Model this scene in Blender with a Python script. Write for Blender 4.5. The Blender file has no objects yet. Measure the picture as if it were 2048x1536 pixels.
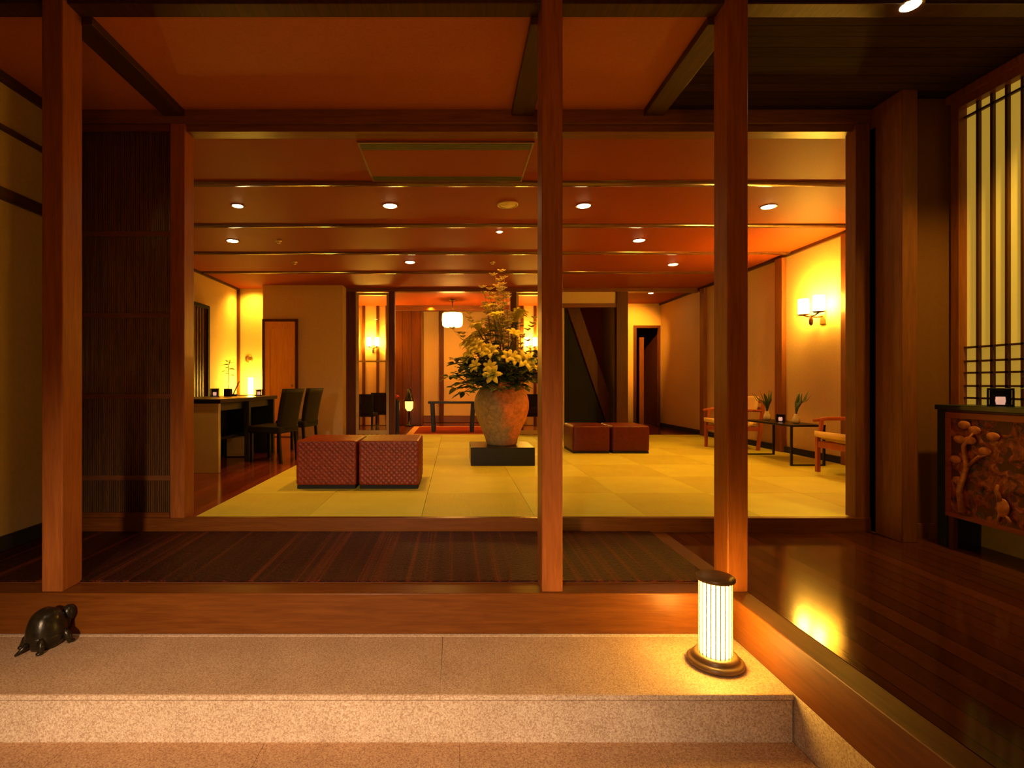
import bpy, bmesh, math, random
from mathutils import Vector, Matrix
random.seed(7)
PI = math.pi
COL = bpy.context.scene.collection
S = bpy.context.scene

# ---------------------------------------------------------------- camera, world, exposure
CAM = 1.03                      # camera height above the tatami; tatami = 0
cam = bpy.data.cameras.new('camera'); co = bpy.data.objects.new('camera', cam); COL.objects.link(co)
co.location = (0, 0, CAM); co.rotation_euler = (PI/2, 0, 0)
cam.sensor_width = 36; cam.lens = 36*1054/2048; cam.shift_x = 114/2048; cam.clip_start = .05
S.camera = co
S.view_settings.view_transform = 'Standard'; S.view_settings.look = 'None'
S.view_settings.gamma = 1; S.view_settings.use_curve_mapping = False
S.view_settings.exposure = 1.2
w = bpy.data.worlds.new('world'); S.world = w; w.use_nodes = True
w.node_tree.nodes['Background'].inputs[0].default_value = (.10, .04, .012, 1)
w.node_tree.nodes['Background'].inputs[1].default_value = .02

WARM = (1, .37, .022); AMBER = (1, .31, .015); SOFT = (1, .68, .40)
def spot(name, loc, target, power, angle, blend=.6, col=WARM, r=.04, parent=None):
    l = bpy.data.lights.new(name, 'SPOT'); l.energy = power; l.spot_size = math.radians(angle); l.spot_blend = blend
    l.color = col; l.shadow_soft_size = r
    o = bpy.data.objects.new(name, l); COL.objects.link(o); o.location = loc
    d = Vector(target)-Vector(loc); o.rotation_euler = d.to_track_quat('-Z', 'Y').to_euler()
    if parent: o.parent = parent; o.location = Vector(loc)-parent.location
    return o
# unseen lamps outside the view, some added only as fill
spot('unseen_entrance_light', (-1.0, -1.9, 1.55), (-.75, 2.3, -.45), 490, 56, 1, SOFT, .12)
spot('unseen_entrance_light', (-.4, 1.5, 3.05), (-.6, 2.45, -.5), 30, 80, .9, SOFT, .06)
spot('unseen_entrance_light', (.1, -.4, 2.9), (.1, 3.0, 1.4), 22, 95, 1, WARM, .15)
spot('unseen_entrance_light', (.3, -1.6, .6), (.0, 3.4, 2.9), 36, 80, 1, WARM, .25)  # warm fill added to lift posts, left wall and ceiling
spot('unseen_entrance_light', (3.38, 2.90, 3.05), (3.62, 3.25, .6), 64, 96, 1, (1, .60, .07), .05)

# ---------------------------------------------------------------- materials
def new_mat(n):
    m = bpy.data.materials.new(n); m.use_nodes = True
    return m, m.node_tree.nodes, m.node_tree.links, m.node_tree.nodes['Principled BSDF']
def coords(N, L, scale):
    t = N.new('ShaderNodeTexCoord'); mp = N.new('ShaderNodeMapping'); mp.inputs['Scale'].default_value = scale
    L.new(t.outputs['Object'], mp.inputs[0]); return mp.outputs[0]
def noise(N, L, vec, scale, detail=4, rough=.6, dist=0):
    n = N.new('ShaderNodeTexNoise'); n.inputs['Scale'].default_value = scale; n.inputs['Detail'].default_value = detail
    n.inputs['Roughness'].default_value = rough; n.inputs['Distortion'].default_value = dist
    L.new(vec, n.inputs['Vector']); return n.outputs['Fac']
def ramp(N, L, fac, stops):
    r = N.new('ShaderNodeValToRGB'); e = r.color_ramp.elements
    while len(e) < len(stops): e.new(.5)
    for i, (p, c) in enumerate(stops): e[i].position = p; e[i].color = (*c, 1)
    L.new(fac, r.inputs[0]); return r.outputs[0]
def bump(N, L, fac, b, strength, dist=.01):
    bn = N.new('ShaderNodeBump'); bn.inputs['Strength'].default_value = strength; bn.inputs['Distance'].default_value = dist
    L.new(fac, bn.inputs['Height']); L.new(bn.outputs[0], b.inputs['Normal'])
def wood(n, c1, c2, axis='z', rough=.4, boards=None, bs=.15, spec=.22):
    m, N, L, b = new_mat(n)
    s = {'x': (1, 14, 14), 'y': (14, 1, 14), 'z': (14, 14, 1)}[axis]
    f = noise(N, L, coords(N, L, s), 3.2, 6, .65, .6)
    c = ramp(N, L, f, [(.3, c1), (.7, c2)])
    if boards:          # (axis across the boards, width)
        ax, wd = boards
        t = N.new('ShaderNodeTexCoord'); sp = N.new('ShaderNodeSeparateXYZ'); L.new(t.outputs['Object'], sp.inputs[0])
        d = N.new('ShaderNodeMath'); d.operation = 'DIVIDE'; L.new(sp.outputs['xyz'.index(ax)], d.inputs[0]); d.inputs[1].default_value = wd
        fl = N.new('ShaderNodeMath'); fl.operation = 'FLOOR'; L.new(d.outputs[0], fl.inputs[0])
        wn = N.new('ShaderNodeTexWhiteNoise'); wn.noise_dimensions = '1D'; L.new(fl.outputs[0], wn.inputs['W'])
        fr = N.new('ShaderNodeMath'); fr.operation = 'FRACT'; L.new(d.outputs[0], fr.inputs[0])
        gp = N.new('ShaderNodeMath'); gp.operation = 'GREATER_THAN'; gp.inputs[1].default_value = .04; L.new(fr.outputs[0], gp.inputs[0])
        a = N.new('ShaderNodeMath'); a.operation = 'MULTIPLY_ADD'; a.inputs[1].default_value = .5; a.inputs[2].default_value = .65; L.new(wn.outputs['Value'], a.inputs[0])
        g = N.new('ShaderNodeMath'); g.operation = 'MULTIPLY'; L.new(a.outputs[0], g.inputs[0]); L.new(gp.outputs[0], g.inputs[1])
        mx = N.new('ShaderNodeVectorMath'); mx.operation = 'SCALE'; L.new(c, mx.inputs[0]); L.new(g.outputs[0], mx.inputs['Scale'])
        c = mx.outputs[0]
    L.new(c, b.inputs['Base Color']); b.inputs['Roughness'].default_value = rough
    b.inputs['Specular IOR Level'].default_value = spec
    bump(N, L, f, b, bs, .004); return m
def plain(n, c, rough=.6, metal=0, spec=.5, var=.12, sc=8, bs=0.05, coat=0, trans=0):
    m, N, L, b = new_mat(n)
    f = noise(N, L, coords(N, L, (1, 1, 1)), sc, 5)
    L.new(ramp(N, L, f, [(.3, tuple(v*(1-var) for v in c)), (.7, tuple(min(1, v*(1+var)) for v in c))]), b.inputs['Base Color'])
    b.inputs['Roughness'].default_value = rough; b.inputs['Metallic'].default_value = metal
    b.inputs['Specular IOR Level'].default_value = spec; b.inputs['Coat Weight'].default_value = coat
    if bs: bump(N, L, f, b, bs, .005)
    return m
def emit(n, c, s, base=(.8, .7, .55)):
    m, N, L, b = new_mat(n); b.inputs['Base Color'].default_value = (*base, 1)
    b.inputs['Emission Color'].default_value = (*c, 1); b.inputs['Emission Strength'].default_value = s
    return m
def granite(n, base, dark, light):
    m, N, L, b = new_mat(n)
    v = coords(N, L, (1, 1, 1))
    f = noise(N, L, v, 150, 3, .7); g = noise(N, L, v, 4, 3, .5)
    c1 = ramp(N, L, f, [(.36, dark), (.5, base), (.66, light)])
    c2 = ramp(N, L, g, [(.3, (.85, .83, .8)), (.7, (1, 1, 1))])
    mx = N.new('ShaderNodeVectorMath'); mx.operation = 'MULTIPLY'; L.new(c1, mx.inputs[0]); L.new(c2, mx.inputs[1])
    L.new(mx.outputs[0], b.inputs['Base Color']); b.inputs['Roughness'].default_value = .65
    bump(N, L, f, b, .15, .003); return m
def tatami(n, c, axis):
    m, N, L, b = new_mat(n)
    f = noise(N, L, coords(N, L, (1, 90, 1) if axis == 'x' else (90, 1, 1)), 3, 3, .5)
    g = noise(N, L, coords(N, L, (1, 1, 1)), 2.5, 3)
    c1 = ramp(N, L, f, [(.3, tuple(v*.86 for v in c)), (.7, c)])
    c2 = ramp(N, L, g, [(.3, (.9, .88, .8)), (.7, (1, 1, 1))])
    mx = N.new('ShaderNodeVectorMath'); mx.operation = 'MULTIPLY'; L.new(c1, mx.inputs[0]); L.new(c2, mx.inputs[1])
    L.new(mx.outputs[0], b.inputs['Base Color'])
    b.inputs['Roughness'].default_value = .55; b.inputs['Specular IOR Level'].default_value = .3
    bump(N, L, f, b, .25, .003); return m
def carpet_mat():
    m, N, L, b = new_mat('striped_carpet')
    f = noise(N, L, coords(N, L, (1, .004, 1)), 26, 3, .7)
    g = noise(N, L, coords(N, L, (1, .45, 1)), 75, 3, .7)
    L.new(ramp(N, L, f, [(.36, (.022, .006, .005)), (.56, (.045, .010, .006)), (.62, (.16, .03, .008)), (.66, (.040, .010, .006))]), b.inputs['Base Color'])
    b.inputs['Roughness'].default_value = .33; b.inputs['Specular IOR Level'].default_value = .2; b.inputs['Specular Tint'].default_value = (1, .55, .5, 1)
    bump(N, L, g, b, .9, .02); return m
def glass_mat():
    m, N, L, b = new_mat('clear_glass'); b.inputs['Base Color'].default_value = (1, .97, .9, 1)
    b.inputs['Transmission Weight'].default_value = 1; b.inputs['Roughness'].default_value = .01; b.inputs['IOR'].default_value = 1.3
    t = N.new('ShaderNodeBsdfTransparent'); g = N.new('ShaderNodeBsdfGlossy'); g.inputs['Roughness'].default_value = .02
    fr = N.new('ShaderNodeFresnel'); fr.inputs[0].default_value = 1.45; mx = N.new('ShaderNodeMixShader')
    L.new(fr.outputs[0], mx.inputs[0]); L.new(t.outputs[0], mx.inputs[1]); L.new(g.outputs[0], mx.inputs[2])
    L.new(mx.outputs[0], N['Material Output'].inputs['Surface']); return m
def carved_mat():
    m, N, L, b = new_mat('carved_red_lacquer')
    f = noise(N, L, coords(N, L, (1, 1, 1)), 14, 5, .6, 1.2)
    L.new(ramp(N, L, f, [(.35, (.012, .012, .005)), (.48, (.20, .025, .010)), (.58, (.28, .05, .015)), (.68, (.48, .16, .04))]), b.inputs['Base Color'])
    b.inputs['Roughness'].default_value = .45; bump(N, L, f, b, .8, .02); return m
def vase_mat():
    m, N, L, b = new_mat('ash_glazed_terracotta')
    v = coords(N, L, (1, 1, 1))
    f = noise(N, L, v, 2.0, 5, .6, .8); g = noise(N, L, v, 22, 4, .7)
    sp = N.new('ShaderNodeSeparateXYZ'); L.new(v, sp.inputs[0])
    a = N.new('ShaderNodeMath'); a.operation = 'MULTIPLY_ADD'; L.new(sp.outputs[0], a.inputs[0]); a.inputs[1].default_value = .9; L.new(f, a.inputs[2])
    z = N.new('ShaderNodeMath'); z.operation = 'MULTIPLY_ADD'; L.new(sp.outputs[2], z.inputs[0]); z.inputs[1].default_value = .25; L.new(a.outputs[0], z.inputs[2])
    c1 = ramp(N, L, z.outputs[0], [(.48, (.40, .27, .12)), (.66, (.78, .24, .06))])
    c2 = ramp(N, L, g, [(.35, (.6, .6, .6)), (.65, (1, 1, 1))])
    mx = N.new('ShaderNodeVectorMath'); mx.operation = 'MULTIPLY'; L.new(c1, mx.inputs[0]); L.new(c2, mx.inputs[1])
    L.new(mx.outputs[0], b.inputs['Base Color']); b.inputs['Roughness'].default_value = .55; b.inputs['Specular IOR Level'].default_value = .25; bump(N, L, g, b, .4, .01); return m

M = {}
M['post'] = wood('post_timber', (.22, .062, .012), (.36, .11, .022), 'z', .35)
M['beamx'] = wood('beam_timber', (.11, .030, .004), (.18, .055, .007), 'x', .32)
M['beamy'] = wood('sill_timber', (.11, .030, .004), (.18, .055, .007), 'y', .5)
M['darkx'] = wood('dark_beam', (.13, .045, .018), (.22, .08, .03), 'x', .35)
M['darky'] = wood('dark_rafter', (.035, .014, .007), (.08, .03, .013), 'y', .4)
M['darkz'] = wood('dark_post', (.065, .019, .006), (.12, .036, .012), 'z', .5)
M['pillar'] = wood('brown_pillar', (.15, .048, .014), (.25, .085, .026), 'z', .45)
M['rib'] = wood('glossy_rib', (.10, .035, .012), (.17, .06, .022), 'x', .16, spec=.8, bs=.03)
M['floor'] = wood('glossy_floorboards', (.07, .02, .009), (.10, .024, .009), 'y', .10, ('x', .11), .02, .2)
M['woodfloor'] = wood('red_floorboards', (.16, .03, .012), (.26, .055, .02), 'y', .15, ('x', .12), .03, .6)
M['woodceil'] = wood('ceiling_boards', (.030, .014, .006), (.055, .025, .010), 'x', .85, ('y', .10), .2, .04)
M['panelwood'] = wood('vertical_panelling', (.09, .025, .006), (.15, .042, .010), 'z', .35, ('x', .22))
M['doorwood'] = wood('door_wood', (.75, .32, .06), (.92, .46, .10), 'z', .3)  # colour brightened in place of lamp light that misses the door
M['chairwood'] = wood('armchair_wood', (.30, .07, .025), (.45, .12, .045), 'z', .3)
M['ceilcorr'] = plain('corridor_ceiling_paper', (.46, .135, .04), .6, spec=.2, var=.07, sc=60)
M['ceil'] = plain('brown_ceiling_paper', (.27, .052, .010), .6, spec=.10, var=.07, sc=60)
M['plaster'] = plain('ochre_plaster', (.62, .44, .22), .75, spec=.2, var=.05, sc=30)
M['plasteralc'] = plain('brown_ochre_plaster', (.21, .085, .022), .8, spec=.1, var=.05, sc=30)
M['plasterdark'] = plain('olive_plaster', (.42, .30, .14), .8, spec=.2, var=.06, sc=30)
M['stone'] = granite('cream_granite', (.62, .47, .34), (.40, .25, .16), (.80, .68, .54))
M['tile'] = granite('tan_granite', (.55, .31, .155), (.32, .14, .065), (.70, .44, .25))
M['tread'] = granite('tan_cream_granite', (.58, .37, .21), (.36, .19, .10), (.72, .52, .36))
M['groove'] = plain('stone_joint', (.36, .22, .12), .9)
M['tatA'] = tatami('tatami_weave_across', (.72, .74, .10), 'x')  # lighter tone paints how this weave direction catches the light
M['tatB'] = tatami('tatami_weave_along', (.65, .64, .075), 'y')  # darker tone paints how this weave direction turns from the light
M['carpet'] = carpet_mat(); M['glass'] = glass_mat(); M['carved'] = carved_mat(); M['vase'] = vase_mat()
M['leather'] = plain('woven_red_leather', (.19, .026, .008), .38, spec=.22, var=.35, sc=40, bs=.02)
M['leatherdark'] = plain('plain_red_leather', (.10, .012, .005), .4, spec=.25, var=.2, sc=30)
M['black'] = plain('black_lacquer', (.007, .006, .004), .3, spec=.25)
M['blackmatte'] = plain('black_cloth', (.010, .009, .008), .9)
M['green'] = plain('dark_green_lacquer', (.016, .022, .012), .35)
M['chair'] = plain('dark_chair_leather', (.012, .009, .004), .6, spec=.15)
M['bronze'] = plain('bronze', (.022, .016, .008), .3, metal=.4, var=.5, sc=25, bs=.3)
M['brass'] = plain('aged_brass', (.35, .22, .08), .35, metal=.8)
M['lampbase'] = plain('turned_lamp_wood', (.16, .085, .03), .35, var=.2)
M['steel'] = plain('brushed_grey_panel', (.66, .62, .42), .30, metal=.3, var=.05)
M['bamboo'] = wood('dark_bamboo', (.10, .05, .020), (.24, .11, .04), 'z', .5)
M['paper'] = plain('glowing_shoji_paper', (.82, .72, .38), .9, spec=.1, var=.03)
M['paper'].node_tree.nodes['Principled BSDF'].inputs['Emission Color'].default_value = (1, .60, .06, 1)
M['paper'].node_tree.nodes['Principled BSDF'].inputs['Emission Strength'].default_value = .13  # faint self-glow added so the front-lit paper looks brighter
M['lattice'] = wood('shoji_lattice', (.07, .025, .01), (.12, .045, .018), 'z', .45)
M['cushion'] = plain('yellow_seat_cloth', (.78, .56, .26), .85, spec=.1, var=.05, sc=80)
M['white'] = plain('white_ceramic', (.75, .68, .45), .3)
M['leaf'] = plain('dark_leaf', (.045, .085, .018), .45, var=.4, sc=18)
M['leafl'] = plain('pale_leaf', (.16, .22, .045), .5, var=.3, sc=18)
M['petal'] = plain('yellow_petal', (.85, .74, .08), .55, var=.12, sc=20)
M['blossom'] = plain('cream_blossom', (.92, .72, .34), .6, var=.2)
M['stem'] = plain('brown_stem', (.14, .10, .03), .6)
M['red'] = plain('red_petal', (.55, .01, .015), .5)
M['rugt'] = plain('tan_rug_border', (.65, .34, .12), .9, spec=.1, sc=60)
M['rugr'] = plain('red_rug', (.22, .02, .012), .9, spec=.1, sc=60)
M['vent'] = plain('grey_green_vent', (.09, .085, .03), .6)
M['speaker'] = plain('cream_speaker_grille', (.75, .60, .30), .6)
M['shade'] = emit('lit_lamp_shade', (1, .56, .085), 26)
M['shaderib'] = plain('frosted_rib', (.45, .40, .33), .5)
M['sconce'] = emit('lit_sconce_glass', (1, .52, .05), 115)
M['chand'] = emit('lit_chandelier', (1, .47, .08), 22)
M['desk'] = emit('lit_desk_lamp', (1, .58, .06), 110)
M['bulb'] = emit('lit_downlight', (1, .62, .25), 32)
M['dimbulb'] = emit('dim_downlight', (1, .5, .15), 1.6)
M['candle'] = emit('candle_glow', (1, .50, .34), .28)
M['lantern'] = emit('lit_paper_lantern', (1, .48, .08), 1.5)

# ---------------------------------------------------------------- mesh helpers
class MB:
    def __init__(s): s.bm = bmesh.new(); s.smooth = False; s.mi = 0
    def _q(s, vs):
        try: f = s.bm.faces.new(vs); f.smooth = s.smooth; f.material_index = s.mi; return f
        except ValueError: return None
    def box(s, x0, x1, y0, y1, z0, z1, bev=0):
        x0, x1 = sorted((x0, x1)); y0, y1 = sorted((y0, y1)); z0, z1 = sorted((z0, z1))
        v = [s.bm.verts.new(p) for p in ((x0,y0,z0),(x1,y0,z0),(x1,y1,z0),(x0,y1,z0),(x0,y0,z1),(x1,y0,z1),(x1,y1,z1),(x0,y1,z1))]
        fs = [s._q([v[i] for i in q]) for q in ((0,3,2,1),(4,5,6,7),(0,1,5,4),(1,2,6,5),(2,3,7,6),(3,0,4,7))]
        if bev:
            es = list({e for f in fs for e in f.edges})
            r = bmesh.ops.bevel(s.bm, geom=es, offset=bev, segments=2, profile=.5, affect='EDGES')
            for f in r['faces']: f.smooth = True
        return s
    def obox(s, c, ax, ay, az, bev=0):      # oriented box, half-extents vectors
        c = Vector(c); ax, ay, az = map(Vector, (ax, ay, az))
        v = [s.bm.verts.new(c+i*ax+j*ay+k*az) for i, j, k in ((-1,-1,-1),(1,-1,-1),(1,1,-1),(-1,1,-1),(-1,-1,1),(1,-1,1),(1,1,1),(-1,1,1))]
        fs = [s._q([v[i] for i in q]) for q in ((0,3,2,1),(4,5,6,7),(0,1,5,4),(1,2,6,5),(2,3,7,6),(3,0,4,7))]
        if bev: bmesh.ops.bevel(s.bm, geom=list({e for f in fs for e in f.edges}), offset=bev, segments=2, profile=.5, affect='EDGES')
        return s
    def lathe(s, prof, n=32, c=(0, 0, 0), cap=True, sx=1, sy=1):
        rings = []
        for r, z in prof:
            rings.append([s.bm.verts.new((c[0]+sx*r*math.cos(2*PI*i/n), c[1]+sy*r*math.sin(2*PI*i/n), c[2]+z)) for i in range(n)])
        for a, b in zip(rings, rings[1:]):
            for i in range(n): s._q((a[i], a[(i+1) % n], b[(i+1) % n], b[i]))
        if cap: s._q(rings[0][::-1]); s._q(rings[-1])
        return s
    def tube(s, pts, rads, n=8):
        pts = [Vector(p) for p in pts]
        if not hasattr(rads, '__len__'): rads = [rads]*len(pts)
        rings = []
        for i, p in enumerate(pts):
            d = (pts[min(i+1, len(pts)-1)]-pts[max(i-1, 0)]).normalized()
            u = d.cross(Vector((0, 0, 1)) if abs(d.z) < .95 else Vector((1, 0, 0))).normalized(); v = d.cross(u)
            rings.append([s.bm.verts.new(p+rads[i]*(u*math.cos(2*PI*k/n)+v*math.sin(2*PI*k/n))) for k in range(n)])
        for a, b in zip(rings, rings[1:]):
            for k in range(n): s._q((a[k], a[(k+1) % n], b[(k+1) % n], b[k]))
        s._q(rings[0][::-1]); s._q(rings[-1]); return s
    def ell(s, c, rx, ry, rz, nu=20, nv=12, rot=0, fn=None):
        g = []
        for j in range(1, nv):
            t = PI*j/nv-PI/2; row = []
            for i in range(nu):
                a = 2*PI*i/nu; x, y, z = rx*math.cos(t)*math.cos(a), ry*math.cos(t)*math.sin(a), rz*math.sin(t)
                if fn: x, y, z = fn(x, y, z, a, t)
                row.append(s.bm.verts.new((c[0]+x*math.cos(rot)-y*math.sin(rot), c[1]+x*math.sin(rot)+y*math.cos(rot), c[2]+z)))
            g.append(row)
        bot = s.bm.verts.new((c[0], c[1], c[2]-rz)); top = s.bm.verts.new((c[0], c[1], c[2]+rz))
        for a, b in zip(g, g[1:]):
            for i in range(nu): s._q((a[i], a[(i+1) % nu], b[(i+1) % nu], b[i]))
        for i in range(nu): s._q((bot, g[0][(i+1) % nu], g[0][i])); s._q((top, g[-1][i], g[-1][(i+1) % nu]))
        return s
    def strip(s, pts, widths, side, thick=.0015, cup=0):    # leaf / petal with real thickness
        side = Vector(side).normalized(); pts = [Vector(p) for p in pts]; rows = []
        for i, (p, wd) in enumerate(zip(pts, widths)):
            d = (pts[min(i+1, len(pts)-1)]-pts[max(i-1, 0)]).normalized(); nrm = side.cross(d).normalized()
            rows.append([s.bm.verts.new(p-side*wd+nrm*(cup*wd+thick)), s.bm.verts.new(p+nrm*thick), s.bm.verts.new(p+side*wd+nrm*(cup*wd+thick)),
                         s.bm.verts.new(p+side*wd+nrm*(cup*wd-thick)), s.bm.verts.new(p-nrm*thick), s.bm.verts.new(p-side*wd+nrm*(cup*wd-thick))])
        for a, b in zip(rows, rows[1:]):
            for k in range(6): s._q((a[k], a[(k+1) % 6], b[(k+1) % 6], b[k]))
        s._q(rows[0][::-1]); s._q(rows[-1]); return s
    def build(s, name, mat, parent=None, **tags):
        bmesh.ops.recalc_face_normals(s.bm, faces=s.bm.faces)
        me = bpy.data.meshes.new(name); s.bm.to_mesh(me); s.bm.free()
        for mm in (mat if isinstance(mat, (list, tuple)) else [mat]): me.materials.append(mm)
        o = bpy.data.objects.new(name, me); COL.objects.link(o)
        if parent: o.parent = parent
        for k, v in tags.items(): o[k] = v
        return o
def sm():
    m = MB(); m.smooth = True; return m
def B(*a, **k): return MB().box(*a, **k)
def struct(name, mb, mat, label, cat, parent=None):
    return mb.build(name, mat, parent, kind='structure', label=label, category=cat)
def thing(name, label, cat, loc=(0, 0, 0), rz=0, group=None):
    o = bpy.data.objects.new(name, None); COL.objects.link(o); o.empty_display_size = .1
    o.location = loc; o.rotation_euler = (0, 0, rz); o['label'] = label; o['category'] = cat
    if group: o['group'] = group
    return o
def dup(root, loc, rz=None, label=None, group=None, scale=None):
    r = root.copy(); COL.objects.link(r); r.location = loc
    if rz is not None: r.rotation_euler = (0, 0, rz)
    if scale: r.scale = scale
    if label: r['label'] = label
    if group: r['group'] = group
    def kids(a, b):
        for ch in list(a.children):
            c = ch.copy(); COL.objects.link(c); c.parent = b; kids(ch, c)
    kids(root, r); return r
TN = [0]
def trim(mb, mat, label, cat='beam'):
    TN[0] += 1; return struct('trim_%d' % TN[0], mb, mat, label, cat)

# ================================================================= SETTING: entrance
FL, LD, GR, CC, LC = -.105, -.325, -.536, 3.14, 2.985     # corridor floor, landing, ground, corridor ceiling, lobby ceiling
m = MB(); tw = .85
for i in range(-4, 2):
    for j in range(-5, 3):
        x0, x1 = max(-3.07, i*tw+.02), min(1.48, (i+1)*tw+.02-.001); y0, y1 = max(-3, 2.296-(j+3)*tw+.001), 2.296-(j+2)*tw
        if x1-x0 > .02 and y1-y0 > .02: m.box(x0, x1, y0, y1, GR-.03, GR, .001)
struct('floor_entrance', m, M['tile'], 'tan speckled granite floor of the sunken entrance', 'floor')
struct('floor_bed', B(-3.07, 1.48, -3, 2.3, GR-.08, GR-.004), M['groove'], 'dark joints between the entrance floor slabs', 'floor')
m = MB()
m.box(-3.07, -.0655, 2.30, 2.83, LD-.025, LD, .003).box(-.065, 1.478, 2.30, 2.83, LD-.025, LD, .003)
m.mi = 1; m.box(-3.07, -.0655, 2.303, 2.85, GR, LD-.029).box(-.065, 1.474, 2.303, 2.85, GR, LD-.029)
m.box(-3.07, -.0655, 2.296, 2.31, LD-.024, LD-.001, .003).box(-.065, 1.478, 2.296, 2.31, LD-.024, LD-.001, .003)
m.box(-3.07, 1.478, 2.832, 2.855, LD-.02, LD+.002, .002)
m.box(-3.07, 1.470, 2.31, 2.85, LD-.05, LD-.02)
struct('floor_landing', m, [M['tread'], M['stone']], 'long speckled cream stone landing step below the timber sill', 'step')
trim(B(-3.07, 1.60, 2.857, 3.012, GR, FL, bev=.006), M['beamx'], 'long timber sill beam above the stone landing', 'sill')
trim(B(1.484, 1.60, -2.99, 2.855, GR-.03, LD-.001, bev=.002), M['stone'], 'speckled granite plinth under the timber sill beside the paper lamp', 'plinth')
trim(B(1.480, 1.60, -2.99, 2.855, LD, FL, bev=.006), M['beamy'], 'timber sill beam running towards the camera beside the paper lamp', 'sill')
trim(B(1.487, 1.60, 3.015, 4.02, FL-.1, FL+.003, bev=.002), M['beamy'], 'flat timber strip between the striped carpet and the dark floorboards', 'sill')
struct('floor_corridor', B(1.601, 3.68, -3, 4.04, FL-.1, FL), M['floor'], 'dark glossy floorboards right of the entrance sill', 'floor')
struct('floor_underlay', B(-3.07, 1.486, 3.013, 4.04, FL-.1, FL), M['darkx'], 'dark wooden floor under the striped carpet', 'floor')
B(-3.04, 1.485, 3.014, 4.02, FL+.001, FL+.012, bev=.003).build('striped_carpet', M['carpet'], label='dark red-brown carpet with thin orange stripes behind the front sill', category='carpet')

# posts of the front row
for x0, x1, side in ((-2.256, -2.142, 'left of the three front posts, beside the bamboo screen'), (.474, .588, 'middle front post, in front of the flower vase'), (1.487, 1.60, 'front post standing behind the lit paper lamp')):
    trim(B(x0, x1, 2.875, 3.03, FL-.001, CC+.1, bev=.006), M['post'], 'square brown timber post, '+side, 'post')
trim(B(-3.07, 3.68, 2.91, 3.02, CC-.01, CC+.2, bev=.004), M['darky'], 'dark timber beam across the top between the front posts')
# rafters
trim(B(-2.236, -2.08, 3.021, 4.05, CC-.05, CC-.001, bev=.003), M['darky'], 'dark rafter above the left front post')
trim(B(.434, .60, 3.021, 4.05, CC-.05, CC-.001, bev=.003), M['darky'], 'dark rafter above the middle front post')
trim(B(1.45, 1.60, 3.021, 4.05, CC-.05, CC-.001, bev=.003), M['darky'], 'dark rafter above the right front post')
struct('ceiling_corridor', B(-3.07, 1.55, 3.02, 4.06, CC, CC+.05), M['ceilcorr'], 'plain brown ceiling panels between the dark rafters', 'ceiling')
struct('ceiling_boards', B(1.551, 3.68, -3, 4.06, CC, CC+.05), M['woodceil'], 'dark boarded wooden ceiling at the right', 'ceiling')
struct('ceiling_entrance', B(-3.07, 1.55, -3, 3.01, CC+.08, CC+.13), M['woodceil'], 'boarded ceiling above the sunken entrance', 'ceiling')
# left wall
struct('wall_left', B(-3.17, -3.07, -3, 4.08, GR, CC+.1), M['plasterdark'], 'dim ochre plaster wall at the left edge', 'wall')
for z0, z1, wh in ((3.07, 3.14, 'cornice strip where the left wall meets the ceiling'), (2.747, 2.78, 'thin dark rail high on the left wall'), (2.276, 2.357, 'wide dark rail, lowest of those on the left wall')):
    trim(B(-3.07, -3.045, -3, 4.05, z0, z1), M['darky'], 'dark '+wh if wh.startswith('cor') else wh, 'rail')
struct('baseboard_left', B(-3.07, -3.045, 3.0, 4.05, FL, 0), M['blackmatte'], 'black baseboard along the left plaster wall', 'baseboard')
struct('wall_back', B(-3.17, 3.8, -3.1, -3, GR, CC+.15), M['plaster'], 'plaster wall behind the entrance', 'wall')

# second frame (lobby front)
trim(B(-3.07, 3.19, 4.04, 4.095, FL-.05, .002, bev=.003), M['beamx'], 'low timber threshold in front of the tatami', 'sill')
trim(B(-3.07, 3.2, 4.05, 4.2, 3.035, 3.2, bev=.004), M['darkx'], 'timber lintel over the wide lobby opening', 'lintel')
trim(B(-3.07, 3.2, 4.085, 4.2, LC, 3.034), M['darkx'], 'dark lower rail of the lobby lintel', 'lintel')
trim(B(-2.19, -2.08, 4.05, 4.2, FL, 3.034, bev=.004), M['post'], 'timber jamb post between bamboo screen and lobby opening', 'post')
trim(B(3.08, 3.19, 4.05, 4.16, FL, 3.034, bev=.004), M['pillar'], 'slim timber jamb post at the right end of the lobby opening', 'post')
trim(B(3.2, 3.31, 3.77, 4.2, FL, CC, bev=.004), M['pillar'], 'thick dark timber pillar right of the lobby opening', 'pillar')
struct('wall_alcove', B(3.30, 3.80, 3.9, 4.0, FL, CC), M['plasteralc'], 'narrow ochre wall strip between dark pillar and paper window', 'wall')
struct('baseboard_alcove', B(3.31, 3.66, 3.875, 3.9, FL, 0), M['darkx'], 'dark baseboard under the narrow ochre wall strip', 'baseboard')
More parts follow.
